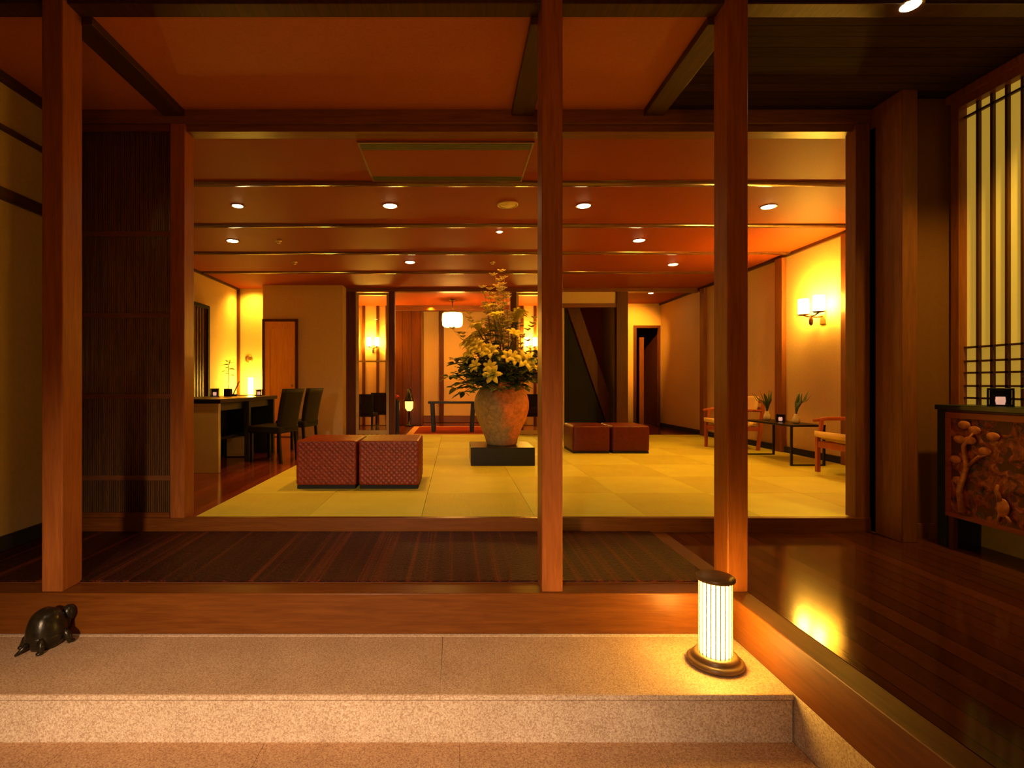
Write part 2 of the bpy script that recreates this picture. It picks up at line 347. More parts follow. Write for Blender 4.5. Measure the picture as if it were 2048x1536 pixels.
# bamboo screen
t = thing('bamboo_screen', 'dark bamboo screen of thin upright canes between the left post and the jamb', 'screen', (-2.63, 4.08, 0))
m = sm(); n = 60
for i in range(n):
    x = -.425+.85*i/(n-1); r = .0062
    m.tube([(x, random.uniform(-.002, .002), .02), (x+random.uniform(-.002, .002), 0, 2.98)], r, 6)
m.build('cane', M['bamboo'], t, kind='stuff')
for z in (2.19, 1.56, .935, .305): B(-.43, .43, -.012, -.005, z-.018, z+.018).build('cross_rail', M['darkx'], t)
B(-.43, .43, -.02, .02, 2.98, 3.03).build('top_rail', M['beamx'], t); B(-.43, .43, -.02, .02, -.0, .04).build('bottom_rail', M['beamx'], t)
struct('wall_screen', B(-4.5, -2.2, 4.12, 4.2, FL, LC), M['darkz'], 'dark boarding behind the bamboo screen', 'wall')
struct('wall_front', B(3.2, 5.05, 4.01, 4.2, FL, LC), M['plaster'], 'inner plaster wall right of the lobby opening', 'wall')

# right wall with the shoji
SY0, SY1, SZ0, SZ1 = 2.05, 3.82, .80, 3.03
m = MB(); m.box(3.68, 3.78, -3, 4.0, FL, SZ0-.06).box(3.68, 3.78, -3, 4.0, SZ1+.06, CC).box(3.68, 3.78, -3, SY0-.05, SZ0-.06, SZ1+.06).box(3.68, 3.78, SY1+.06, 4.0, SZ0-.06, SZ1+.06)
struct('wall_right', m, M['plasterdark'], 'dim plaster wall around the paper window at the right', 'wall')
win = thing('window_1', 'tall papered lattice window at the right edge', 'window', (3.7, (SY0+SY1)/2, SZ0)); win['kind'] = 'structure'
cy = (SY0+SY1)/2
m = MB(); a, b_ = SY0-cy, SY1-cy
m.box(-.05, .06, a-.05, a, -.06, SZ1-SZ0+.06).box(-.05, .06, b_, b_+.06, -.06, SZ1-SZ0+.06).box(-.05, .06, a, b_, -.06, 0).box(-.05, .06, a, b_, SZ1-SZ0, SZ1-SZ0+.06)
m.build('window_frame', M['post'], win)
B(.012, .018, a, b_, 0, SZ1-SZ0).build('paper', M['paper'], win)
m = MB()
k = 0
while SY1-.098*(k+1) > SY0:
    y = SY1-.098*(k+1)-cy; m.box(-.012, .010, y-.009, y+.009, 0, SZ1-SZ0); k += 1
for z in (2.96, 1.293, 1.193, 1.11, 1.016, .93): m.box(-.012, .0095, a, b_, z-SZ0-.007, z-SZ0+.007)
m.build('lattice', M['lattice'], win)
struct('trim_window', B(3.62, 3.68, 2.0, 3.89, SZ1+.055, CC), M['post'], 'timber head rail above the paper window', 'rail')

# ================================================================= SETTING: lobby
struct('floor_lobby', B(-4.5, 5.05, 4.2, 14.3, -.08, -.012), M['woodfloor'], 'dark red polished wood floor left of the tatami', 'floor')
m = MB(); c = .88; X0, Y0 = -2.02, 4.098
for i in range(8):
    for j in range(8):
        x0, x1 = X0+i*c, min(X0+(i+1)*c, 4.98); y0, y1 = Y0+j*c, min(Y0+(j+1)*c, 10.70)
        if y1-y0 < .05: continue
        m.mi = (i+j+1) % 2
        m.box(x0+.0015, x1-.0015, y0+.0015, y1-.0015, -.05, 0, .002)
struct('floor_tatami', m, [M['tatA'], M['tatB']], 'half-size borderless tatami mats in a chequered pattern', 'floor')
struct('wall_lobby_right', B(5.0, 5.1, 4.2, 12.8, -.05, LC), M['plaster'], 'long ochre plaster wall with the double sconce', 'wall')
struct('wall_lobby_left', B(-4.55, -4.45, 4.2, 10.9, -.05, LC), M['plaster'], 'ochre side wall behind the reception desk', 'wall')
struct('baseboard_right', B(4.965, 5.0, 4.2, 12.8, 0, .09), M['blackmatte'], 'black baseboard under the sconce wall', 'baseboard')
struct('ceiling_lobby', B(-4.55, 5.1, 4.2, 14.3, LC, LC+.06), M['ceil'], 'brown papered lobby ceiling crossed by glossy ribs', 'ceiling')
trim(B(4.955, 5.0, 4.2, 12.8, LC-.045, LC), M['darky'], 'thin dark cornice on top of the sconce wall', 'cornice')
trim(B(-4.45, -4.41, 4.2, 10.8, LC-.04, LC), M['darky'], 'thin dark cornice on top of the reception side wall', 'cornice')
for y, wh in ((5.126, 'nearest'), (6.482, 'second nearest'), (7.838, 'third from the front'), (9.20, 'farthest')):
    m = sm(); prof = []
    for k in range(13): a = PI+PI*k/12; prof.append((y+.06*math.cos(a), LC+.003+.035*math.sin(a)))
    xs = (-4.45, 4.97); rows = [[m.bm.verts.new((x, p[0], p[1])) for p in prof] for x in xs]
    for k in range(12): m._q((rows[0][k], rows[1][k], rows[1][k+1], rows[0][k+1]))
    m._q(rows[0]); m._q(rows[1][::-1])
    trim(m, M['rib'], 'rounded glossy dark ceiling rib, '+wh+' of the four', 'ceiling rib')
for y0, y1, wh in ((6.58, 6.74, 'nearest wall post, right of the double sconce'), (7.95, 8.13, 'middle wall post, left of the double sconce'), (10.45, 10.62, 'farthest wall post on the sconce wall')):
    trim(B(4.93, 5.0, y0, y1, 0, LC-.045, bev=.004), M['pillar'], 'slim red-brown '+wh, 'post')
FY = 10.8
# far wall
struct('wall_added_block', B(-3.80, -2.22, 10.42, FY, -.03, LC-.001), M['plaster'], 'added projecting ochre wall block holding the small wooden door', 'wall')  # block added to end the lamp's bright strip at a sharp edge
struct('wall_far_left', B(-4.45, -2.22, FY, FY+.1, -.05, LC), M['plaster'], 'far ochre wall behind the reception desk with the small door', 'wall')
trim(B(-4.45, -4.40, FY-.06, FY, -.01, LC-.04), M['darkz'], 'thin corner post behind the reception desk', 'post')
for x0, x1, wh in ((-2.22, -2.03, 'left of the left glass panel'), (-1.35, -1.23, 'right of the left glass panel'), (1.13, 1.25, 'behind the flowers, left of the right glass panel'), (1.93, 2.12, 'right of the right glass panel'), (3.3, 3.53, 'between the staircase and the far passage')):
    trim(B(x0, x1, FY-.05, FY+.1, -.01, LC-.07), M['darkz'], 'dark far-wall post '+wh, 'post')
trim(B(-2.22, 5.0, FY-.06, FY+.1, LC-.07, LC, bev=.004), M['darkx'], 'dark lintel across the far end of the lobby', 'lintel')
d = thing('door_1', 'small orange-brown wooden door in the far wall behind the desk chairs', 'door', (-3.45, 10.41, 0)); d['kind'] = 'structure'
m = MB(); m.box(-.35, -.30, -.03, .01, 0, 2.31).box(.30, .35, -.03, .01, 0, 2.31).box(-.30, .30, -.03, .01, 2.26, 2.31); m.build('door_frame', M['darkz'], d)
m = MB(); m.box(-.30, .30, -.012, .01, 0, 2.26).box(-.30, -.21, -.022, -.01, 0, 2.26).box(.21, .30, -.022, -.01, 0, 2.26).box(-.21, .21, -.022, -.01, 2.12, 2.26).box(-.21, .21, -.022, -.01, 0, .2)
m.build('door_leaf', M['doorwood'], d)
m = sm(); m.ell((.25, -.05, 1.0), .02, .02, .02, 10, 6); m.build('door_knob', M['brass'], d)
# glass panels
for i, (x0, x1, wh) in enumerate(((-2.03, -1.35, 'left of the two glass panels in the far wall'), (1.25, 1.93, 'right glass panel in the far wall, behind the flowers'))):
    g = thing('window_%d' % (i+2), 'tall '+wh, 'window', ((x0+x1)/2, FY+.02, 0)); g['kind'] = 'structure'; hw = (x1-x0)/2
    m = MB(); m.box(-hw, -hw+.055, -.03, .03, 0, 2.9).box(hw-.055, hw, -.03, .03, 0, 2.9).box(-hw+.055, hw-.055, -.03, .03, 2.85, 2.9).box(-hw+.055, hw-.055, -.03, .03, 0, .08).box(-hw+.055, hw-.055, -.015, .015, 1.48, 1.51)
    m.build('window_frame', plain('gilt_frame', (.55, .38, .14), .35), g)
    B(-hw+.055, hw-.055, -.003, .003, .08, 2.85).build('pane', M['glass'], g)
# back room
struct('wall_back_room_left', B(-2.6, -2.5, FY+.1, 14.2, -.05, LC), M['plaster'], 'side wall of the back room', 'wall')
struct('wall_back_room_right', B(2.2, 2.26, FY+.1, 14.2, -.05, LC), M['plaster'], 'right side wall of the back room behind the glass', 'wall')
struct('wall_far_panelled', B(-1.6, -.84, 13.2, 14.2, 0, LC), M['panelwood'], 'brown upright panelling seen through the central opening', 'wall')
struct('wall_far_ochre', B(-.86, 1.6, 14.2, 14.3, 0, LC), M['plaster'], 'orange-lit end wall behind the hanging lamp', 'wall')
trim(B(-.42, -.30, 14.1, 14.2, 0, LC), M['darkz'], 'brown post on the end wall left of the hanging lamp', 'post')
trim(B(-.84, 1.6, 14.15, 14.2, 0, .18), M['darkx'], 'dark skirting on the end wall behind the low table', 'baseboard')
trim(B(-1.6, 1.6, 13.1, 13.2, LC-.12, LC), M['darkx'], 'cross beam in the back room ceiling')
struct('wall_bay_left', B(-2.5, -1.6, 13.2, 13.3, 0, LC), M['plaster'], 'ochre wall seen through the left glass panel', 'wall')
struct('wall_bay_right', B(1.6, 2.2, 13.2, 13.3, 0, LC), M['plaster'], 'ochre wall seen through the right glass panel', 'wall')
for x, wh in ((-2.28, 'left batten behind the left glass panel'), (-1.93, 'middle batten behind the left glass panel'), (-1.70, 'right batten behind the left glass panel'), (1.68, 'left batten behind the right glass panel'), (2.0, 'right batten behind the right glass panel')):
    trim(B(x-.035, x+.035, 13.15, 13.2, 0, LC), M['darkz'], 'upright wall '+wh, 'batten')
# staircase bay
struct('wall_stair_head', B(2.12, 3.3, FY, FY+.08, 2.68, LC-.07), M['plaster'], 'ochre wall strip above the staircase opening', 'wall')
trim(B(2.12, 3.3, FY-.03, FY+.09, 2.60, 2.68), M['darkx'], 'dark lintel over the staircase opening', 'lintel')
struct('wall_stair_back', B(2.26, 3.53, 12.3, 12.4, 0, LC), M['ceil'], 'brown wall behind the staircase', 'wall')
st = thing('staircase', 'steep wooden staircase in the dark opening right of the middle post', 'staircase', (3.32, 11.35, 0))
def sloped(px0, px1, dz, th, y0, y1):      # band following the stair line
    mm = MB(); k = 2.70/.92
    pts = [(px0, 0, dz-px0*k), (px1, 0, dz-px1*k)]
    vs = []
    for y in (y0, y1):
        for (x, _, z) in pts: vs += [mm.bm.verts.new((x, y, z)), mm.bm.verts.new((x, y, z+th))]
    for q in ((0,1,3,2),(4,6,7,5),(0,2,6,4),(1,5,7,3),(0,4,5,1),(2,3,7,6)): mm._q([vs[i] for i in q])
    return mm
sloped(0, -.92, 0, .78, -.03, 0).build('stringer', M['darkz'], st)
for k in range(11): B(-.09-.083*k-.16, -.083*k, .06, .75, .24*(k+1)-.04, .24*(k+1)).build('tread', M['darkz'], st)
m = sm(); m.tube([(0, .35, 1.05), (-.65, .35, 2.95)], .022, 8); m.build('handrail', M['black'], st)
m = MB(); vs = [(-1.06, 0), (-.02, 0), (-.94, 2.66), (-1.06, 2.66)]
f = [m.bm.verts.new((x, .01, z)) for x, z in vs]; g = [m.bm.verts.new((x, .05, z)) for x, z in vs]
m._q(f); m._q(g[::-1])
for i in range(4): m._q((f[i], f[(i+1) % 4], g[(i+1) % 4], g[i]))
m.build('void_sheet', M['blackmatte'], st, label='black sheet standing in for the dark void under the stair')  # black sheet put in for the darkness under the stair
# far passage
struct('wall_passage_left', B(3.45, 3.53, FY+.1, 12.8, 0, LC), M['plaster'], 'left wall of the far passage', 'wall')
m = MB(); m.box(3.53, 4.38, 12.8, 12.9, 0, LC).box(4.96, 5.0, 12.8, 12.9, 0, LC).box(4.38, 4.96, 12.8, 12.9, 2.43, LC)
struct('wall_passage_end', m, M['plaster'], 'end wall of the far passage above and beside its dark doorway', 'wall')
trim(MB().box(4.33, 4.40, 12.77, 12.81, 0, 2.45).box(4.93, 4.98, 12.77, 12.81, 0, 2.45).box(4.40, 4.93, 12.77, 12.81, 2.39, 2.45), M['darkz'], 'dark casing around the doorway at the end of the far passage', 'door frame')
struct('wall_beyond', MB().box(4.3, 5.1, 14.6, 14.7, 0, 2.6).box(4.3, 4.34, 12.9, 14.6, 0, 2.6).box(5.02, 5.1, 12.9, 14.6, 0, 2.6).box(4.3, 5.1, 12.9, 14.6, 2.45, 2.6), M['darkz'], 'dark room beyond the passage doorway', 'wall')
trim(B(4.62, 4.73, 13.2, 13.25, 0, 2.2), M['pillar'], 'brown post standing inside the dark passage doorway', 'post')
# doorway in the reception side wall
d = thing('door_2', 'dark curtained doorway in the reception side wall', 'door', (-4.44, 8.9, 0)); d['kind'] = 'structure'
m = MB(); m.box(0, .06, -.52, -.45, 0, 2.42).box(0, .06, .45, .52, 0, 2.42).box(0, .06, -.45, .45, 2.36, 2.42); m.build('door_frame', M['blackmatte'], d)
m = MB()
for k in range(18): m.box(.005+.012*(k % 2), .02+.012*(k % 2), -.45+.05*k, -.40+.05*k, .01, 2.36)
m.build('curtain', M['darkz'], d)

# ================================================================= LAMPS
def downlight(x, y, z, label, power=38, tgt=None, angle=85, lit=True, r=.062, group='downlights in the lobby ceiling'):
    t = thing('downlight', label, 'ceiling light', (x, y, z), group=group)
    m = sm(); m.lathe([(r, 0), (r+.014, -.002), (r+.016, -.007), (r+.002, -.008)], 24, cap=False); m.build('ring', M['brass'], t)
    m = sm(); m.ell((0, 0, -.006), r, r, .012, 16, 8); m.build('bulb', M['bulb'] if lit else M['dimbulb'], t)
    if power: spot('light', (x, y, z-.03), tgt or (x, y, 0), power, angle, .8, WARM, .05, t)
    return t
row = [(-2.38, 5.77, 'lit downlight in the front row, leftmost of the four'), (-.71, 5.77, 'lit downlight in the front row, second from the left'), (1.41, 5.77, 'lit downlight in the front row, between the middle and right posts'), (3.45, 5.8, 'lit downlight in the front row, rightmost of the four'),
       (-3.03, 7.18, 'lit downlight in the second row above the reception desk'), (2.50, 7.16, 'lit downlight in the second row, right half'), (-.72, 8.44, 'lit downlight in the third row, left of the flowers'), (3.56, 8.60, 'lit downlight in the third row near the sconce wall'), (4.2, 11.3, 'small downlight in the far passage ceiling')]
for i, (x, y, l) in enumerate(row):
    if i == 8: downlight(x, y, LC, l, 260, (4.25, 12.8, 2.1), 70, r=.05)
    else: downlight(x, y, LC, l, 48, (x, y+.2, 0), 94, r=.055 if i == 0 else .072)
downlight(.57, 6.75, LC, 'small weak downlight above the flower arrangement', 30, (.62, 6.9, 1.5), 60, r=.035)
downlight(2.53, 2.93, CC, 'long bright downlight in the boarded ceiling at top right', 16, (2.9, 3.4, 0), 60, r=.05, group='downlights in the boarded ceiling')
for x, y, l in ((-2.40, 7.18, 'dim sprinkler rose in the second ceiling row'), (-2.57, 8.44, 'dim sprinkler rose in the third ceiling row, left'), (.60, 8.44, 'dim sprinkler rose in the third row above the flowers')):
    m = sm(); m.lathe([(.045, 0), (.043, -.012), (.015, -.02), (.012, -.035), (.025, -.038), (.0, -.04)], 18)
    o = m.build('sprinkler', M['speaker'], label=l, category='sprinkler', group='sprinklers in the lobby ceiling'); o.location = (x, y, LC)
t = thing('ceiling_speaker', 'round cream speaker grille in the ceiling left of the middle post', 'speaker', (.575, 5.74, LC))
m = sm(); m.lathe([(.115, 0), (.113, -.010), (.10, -.014), (.095, -.008)], 32, cap=False); m.build('rim', M['speaker'], t)
m = sm(); m.lathe([(.097, -.004), (.08, -.010), (.001, -.012)], 32); m.build('grille', M['speaker'], t)
# air conditioning panel
t = thing('ceiling_vent', 'large framed air conditioning panel in the ceiling with two grey-green slots', 'vent', (-.075, 4.66, LC))
m = MB(); m.box(-.715, -.70, -.42, .40, -.014, 0).box(.70, .715, -.42, .40, -.014, 0).box(-.70, .70, -.42, -.405, -.014, 0).box(-.70, .70, .385, .40, -.014, 0); m.build('frame', M['darkx'], t)
B(-.70, .70, -.28, .27, -.012, 0).build('panel', M['ceil'], t)
for y0, y1 in ((-.405, -.28), (.27, .385)):
    m = MB()
    for k in range(5): yy = y0+(y1-y0)*k/5; m.box(-.70, .70, yy+.004, yy+(y1-y0)/5-.004, -.012, -.003)
    m.build('slot', M['vent'], t)

# sconces
def sconce(x, y, z, label, rz, sc=1, strength=None):
    t = thing('wall_sconce', label, 'wall lamp', (x, y, z), rz)      # local +x = away from the wall
    m = MB(); m.box(-.0, .018, -.05, .05, -.17, .02, bev=.006); m.build('wall_plate', M['brass'], t)
    m = sm(); m.tube([(.01, 0, -.06), (.10, 0, -.075), (.17, 0, -.06)], .012, 8); m.tube([(.17, -.155, -.03), (.17, -.08, -.055), (.17, 0, -.06), (.17, .08, -.055), (.17, .155, -.03)], .011, 8)
    m.lathe([(.0, -.19), (.022, -.17), (.026, -.12), (.015, -.05), (.006, -.04)], 14, (.17, 0, 0)); m.build('arm', M['darkz'], t)
    for s in (-1, 1):
        m = sm(); m.lathe([(.001, 0), (.055, 0), (.075, .01), (.075, .016), (.0, .018)], 24, (.17, .155*s, -.03)); m.build('cup', M['darkz'], t)
        m = sm(); m.lathe([(.052, -.012), (.066, 0), (.066, .19), (.060, .195), (.058, .19), (.058, .0)], 24, (.17, .155*s, 0), cap=False); m.lathe([(.0, -.012), (.052, -.012)], 24, (.17, .155*s, 0), cap=False)
        m.build('shade', M['sconce'], t)
    return t
sconce(5.0, 7.15, 2.01, 'double sconce with two glowing white shades on the ochre wall above the side table', PI)
s2 = sconce(-2.03, 13.2, 1.98, 'double sconce glowing behind the left glass panel', -PI/2); s2.scale = (.9, .7, 1)
s3 = sconce(1.88, 13.2, 1.98, 'double sconce glowing behind the right glass panel beside the flowers', -PI/2); s3.scale = (.9, .7, 1)
# hanging lamp
t = thing('hanging_lamp', 'glowing drum lamp hanging in the back room left of the flowers', 'hanging lamp', (-.06, 12.2, LC))
m = sm(); m.tube([(0, 0, 0), (0, 0, -.3)], .012, 8); m.lathe([(.07, 0), (.07, -.02), (.02, -.03)], 18); m.build('stem', M['brass'], t)
m = sm(); m.lathe([(.20, -.32), (.225, -.33), (.235, -.47), (.225, -.60), (.19, -.63), (.0, -.64)], 32, cap=False); m.build('lamp_shade', M['chand'], t)
m = sm(); m.lathe([(.0, -.295), (.215, -.30), (.232, -.315), (.0, -.318)], 32); m.build('cap', M['brass'], t)
for k in range(12):
    a = 2*PI*k/12; m = sm(); m.tube([(.235*math.cos(a), .235*math.sin(a), -.32), (.243*math.cos(a), .243*math.sin(a), -.47), (.228*math.cos(a), .228*math.sin(a), -.60)], .004, 6); m.build('rib', M['brass'], t)
spot('backroom_light', (-.6, 13.0, LC-.05), (-.6, 14.2, 1.2), 26, 90, .8, AMBER, .05)
spot('backroom_light', (-1.9, 12.0, LC-.05), (-1.9, 13.2, 1.4), 20, 90, .8, WARM, .05)
spot('backroom_light', (1.8, 12.0, LC-.05), (1.8, 13.2, 1.4), 20, 90, .8, WARM, .05)
spot('backroom_light', (.4, 12.6, LC-.05), (.4, 14.2, 1.0), 20, 95, .8, AMBER, .05)

# floor lamp in front
t = thing('floor_lamp', 'small glowing cylindrical lamp with turned wooden base and cap on the stone landing', 'lamp', (1.262, 2.555, LD))
m = sm(); m.lathe([(.0, 0), (.118, 0), (.128, .008), (.128, .022), (.118, .030), (.104, .032), (.104, .040), (.100, .050), (.088, .054), (.0, .056)], 48); m.build('base', M['lampbase'], t)
m = sm(); m.lathe([(.0, .405), (.083, .405), (.088, .408), (.088, .422), (.084, .426), (.045, .429), (.0, .430)], 48); m.build('cap', M['lampbase'], t)
m = sm(); m.lathe([(.070, .054), (.070, .406)], 48); m.build('lamp_shade', M['shade'], t)
for k in range(22):
    a = 2*PI*k/22; m = sm(); m.tube([(.0735*math.cos(a), .0735*math.sin(a), .054), (.0735*math.cos(a), .0735*math.sin(a), .406)], .0036, 6); m.build('rib', M['shaderib'], t)

# ================================================================= TORTOISE
t = thing('tortoise_figurine', 'dark bronze tortoise ornament on the stone landing at the left', 'figurine', (-2.115, 2.728, LD), math.radians(66)); t.scale = (.74, .86, 1.25)
def shellfn(x, y, z, a, tt):
    k = 1+.035*abs(math.sin(3.5*a))*math.cos(tt)+.03*abs(math.cos(4*tt)); return x*k, y*k, z*k
m = sm(); m.ell((0, 0, .065), .118, .088, .092, 28, 16, 0, shellfn); m.build('shell', M['bronze'], t)
m = sm(); m.lathe([(.06, .03), (.118, .035), (.128, .05), (.118, .062), (.08, .07)], 28, sx=1, sy=.76); m.build('shell_rim', M['bronze'], t)
m = sm(); m.tube([(.08, 0, .055), (.12, 0, .07), (.135, 0, .09)], [.04, .034, .03], 10); m.ell((.145, 0, .105), .046, .036, .034, 14, 10)
m.tube([(.165, 0, .10), (.19, 0, .095)], [.026, .012], 8); m.build('head', M['bronze'], t)
for sx, sy in ((.085, .07), (.085, -.07), (-.08, .07), (-.08, -.07)):
    m = sm(); m.tube([(sx*.75, sy*.7, .05), (sx*1.05, sy*1.15, .03), (sx*1.18, sy*1.3, .007)], [.026, .021, .018], 10); m.ell((sx*1.25, sy*1.3, .008), .022, .017, .008, 10, 6); m.build('leg', M['bronze'], t)
m = sm(); m.tube([(-.10, 0, .04), (-.15, 0, .022), (-.185, .012, .006)], [.016, .010, .004], 8); m.build('tail', M['bronze'], t)

# ================================================================= OTTOMANS
def ottoman(name, label, loc, W, D, H, mat, woven, group):
    t = thing(name, label, 'ottoman', loc, group=group); z0 = .03
    m = sm(); bm = m.bm; vs = {}
    n = 60 if woven else 20; R = .03
    def pt(u, v, face):
        hw, hd, hh = W/2, D/2, (H-z0)/2
        if face == 't': p = Vector((u*hw, v*hd, hh)); a, b = p.x, p.y
        elif face == 'f': p = Vector((u*hw, -hd, v*hh)); a, b = p.x, p.z
        elif face == 'b': p = Vector((u*hw, hd, v*hh)); a, b = p.x, p.z
        elif face == 'l': p = Vector((-hw, u*hd, v*hh)); a, b = p.y, p.z
        else: p = Vector((hw, u*hd, v*hh)); a, b = p.y, p.z
        core = Vector((max(-hw+R, min(hw-R, p.x)), max(-hd+R, min(hd-R, p.y)), max(-hh+R, min(hh-R, p.z))))
        nrm = (p-core).normalized(); q = core+nrm*R
        if woven:
            s_ = .052; e = min(1, 8*(1-max(abs(u), abs(v))))
            h = abs(math.sin(PI*(a+b)/s_)*math.sin(PI*(a-b)/s_)); q -= nrm*.007*(1-h)*max(0, e)
        else:
            q += nrm*.012*(1-u*u)*(1-v*v)
        return q+Vector((0, 0, hh+z0))
    for face in 'tfblr':
        g = [[bm.verts.new(pt(-1+2*i/n, -1+2*j/n, face)) for i in range(n+1)] for j in range(n+1)]
        for j in range(n):
            for i in range(n): m._q((g[j][i], g[j][i+1], g[j+1][i+1], g[j+1][i]))
    bmesh.ops.remove_doubles(bm, verts=bm.verts, dist=.0004)
    m.build('cushion', mat, t)
    B(-W/2+.012, W/2-.012, -D/2+.012, D/2-.012, 0, .036).build('plinth', M['blackmatte'], t)
    return t
o1 = ottoman('ottoman', 'left cube ottoman of woven glossy red-brown leather near the reception desk', (-1.266, 5.17+.32, 0), .598, .64, .475, M['leather'], True, 'woven leather ottomans left of the flowers')
dup(o1, (-.650, 5.49, 0), 0, 'right cube ottoman of the woven pair, nearer the flower vase')
o2 = ottoman('ottoman', 'left dark red leather cube ottoman right of the middle post', (2.02, 7.8+.34, 0), .555, .68, .41, M['leatherdark'], False, 'plain red leather ottomans behind the middle post')
dup(o2, (2.606, 8.14, 0), 0, 'right dark red leather cube ottoman, nearer the sconce wall')

# ================================================================= VASE + FLOWERS
VX, VY = .615, 6.98
B(.2-.603, 1.005-.603, -.36, .34, 0, .232, bev=.006).build('vase_plinth', M['black'], label='low black square plinth under the big flower vase', category='plinth').location = (.603, VY, 0)
m = sm()
P = [(.0, .0), (.185, 0), (.200, .02), (.215, .08), (.262, .20), (.325, .34), (.360, .47), (.362, .56), (.340, .65), (.292, .73), (.255, .765), (.250, .79), (.275, .815), (.280, .825), (.262, .826), (.238, .79), (.24, .70), (.0, .62)]
m.lathe(P, 56, cap=False); o = m.build('vase', M['vase'], label='large bulging terracotta and grey-brown vase holding yellow lilies', category='vase'); o.location = (VX, VY, .232)
MZ = 1.04
def stem_pts(tip, bow=.15, base=None):
    b0 = Vector(base or (random.uniform(-.12, .12), random.uniform(-.12, .12), MZ-.14)); tip = Vector(tip); pts = []
    for k in range(7):
        s_ = k/6; p = b0.lerp(tip, s_); p.z += bow*math.sin(PI*s_); pts.append(p)
    return pts
def leaf(m, p, d, ln, wd):
    d = Vector(d).normalized(); side = d.cross(Vector((random.uniform(-.4, .4), random.uniform(-.4, .4), 1))).normalized()
    pts = [Vector(p)+d*ln*s_-Vector((0, 0, ln*.25*s_*s_)) for s_ in (0, .2, .45, .7, .9, 1)]
    m.strip(pts, [wd*x for x in (.15, .7, 1, .8, .35, .05)], side, .0008, .15)
def lily_bloom(m, c, d, R):
    d = Vector(d).normalized(); u = d.orthogonal().normalized(); v = d.cross(u); ph = random.uniform(0, 2)
    for k in range(6):
        a = ph+2*PI*k/6; r = u*math.cos(a)+v*math.sin(a); s_ = d.cross(r)
        c0 = Vector(c); pts = [c0, c0+d*R*.45+r*R*.18, c0+d*R*.75+r*R*.5, c0+d*R*.78+r*R*.85, c0+d*R*.6+r*R*1.08]
        m.strip(pts, [R*x for x in (.08, .20, .28, .20, .02)], s_, .001, .12)
def rim(t_, az, k=1.0):      # point on the bouquet's outline; t_ 0..1 in height
    r = .60*(1-t_)**.75*k+.03; return Vector((r*math.cos(az), r*math.sin(az)*.9, MZ+.05+1.32*t_))
root = (VX, VY, 0)
arr = thing('flower_arrangement', 'tall bouquet of yellow lilies, dark leaves and blossom branches in the big terracotta vase', 'flowers', root)
spots_ = []
NL = 42
for i in range(NL):
    t_ = .04+.66*((i*0.618) % 1); az = i*2.4
    if i % 3 == 0: az = -PI/2+random.uniform(-1.2, 1.2)
    spots_.append((t_, az))
for t_, az in spots_:
    tip = rim(t_, az, .92); pts = stem_pts(tip, .10)
    m = sm(); m.tube(pts, [.006]*6+[.004], 6); ls = m.build('lily', M['stem'], arr)
    m = sm(); dr = (tip-Vector((0, 0, MZ+.15))).normalized()+Vector((0, 0, .2)); lily_bloom(m, tip-dr.normalized()*.02, dr, random.uniform(.095, .135)); m.build('bloom', M['petal'], ls)
    m = sm()
    for k in (3, 4, 5):
        for s_ in (0, 1): a = random.uniform(0, 2*PI); leaf(m, pts[k], (math.cos(a), math.sin(a), .3), random.uniform(.10, .16), .022)
    m.build('leaves', M['leaf'], ls)
for i in range(40):
    az = i*2.4+.7; t_ = random.uniform(-.02, .28); tip = rim(max(0, t_), az, random.uniform(.85, 1.1)); tip.z += min(0, t_)*2
    if i == 0: tip = Vector((-.68, -.1, 1.13))
    if i == 1: tip = Vector((-.60, -.2, .98))
    if i in (2, 3, 4): tip = Vector((-.50-.06*(i-2), -.25+.1*i-.2, .93+.10*(i-2)))
    if i in (5, 6, 7, 8): tip = Vector((-.28+.17*(i-5), -.42, .98))
    pts = stem_pts(tip, .12)
    m = sm(); m.tube(pts, [.006]*6+[.003], 6); ls = m.build('leafy_branch', M['stem'], arr)
    m = sm()
    for k in range(1, 7):
        for s_ in range(5): a = random.uniform(0, 2*PI); leaf(m, pts[k]+Vector((random.uniform(-.03, .03), random.uniform(-.03, .03), 0)), (math.cos(a), math.sin(a), random.uniform(-.3, .5)), random.uniform(.10, .17), .036)
    m.build('leaves', M['leaf'] if i % 3 else M['leafl'], ls)
for i in range(13):
    x = random.uniform(-.22, .12); tip = Vector((x-.03, random.uniform(-.15, .15), random.uniform(1.85, 2.3)))
    if i == 0: tip = Vector((.04, -.05, 2.49))
    if i == 1: tip = Vector((-.08, 0, 2.46))
    if i == 2: tip = Vector((-.42, 0, 1.95))
    if i == 3: tip = Vector((-.62, 0, 1.72))
    if i == 4: tip = Vector((.40, 0, 1.85))
    pts = stem_pts(tip, .03)
    m = sm(); m.tube(pts, [.006, .006, .005, .005, .004, .003, .002], 6)
    m2 = sm(); m3 = sm()
    for k in range(11):
        s_ = .45+.55*k/10; b0 = pts[min(5, int(s_*6))].lerp(pts[min(6, int(s_*6)+1)], s_*6-int(s_*6)) if s_ < 1 else pts[6]
        q = b0+Vector((random.uniform(-.06, .06), random.uniform(-.06, .06), random.uniform(0, .05))); m.tube([b0, q], .0018, 5)
        for a in range(5): m2.strip([q, q+Vector((math.cos(a*1.257), math.sin(a*1.257)*.6, .6))*.030, q+Vector((math.cos(a*1.257), math.sin(a*1.257)*.6, .5))*.062], [.008, .026, .008], (-math.sin(a*1.257), math.cos(a*1.257), 0), .001)
        if k % 2: leaf(m3, q, (random.uniform(-1, 1), random.uniform(-1, 1), .5), .06, .012)
    ls = m.build('blossom_branch', M['stem'], arr); m2.build('blossoms', M['blossom'], ls); m3.build('leaves', M['leafl'], ls)

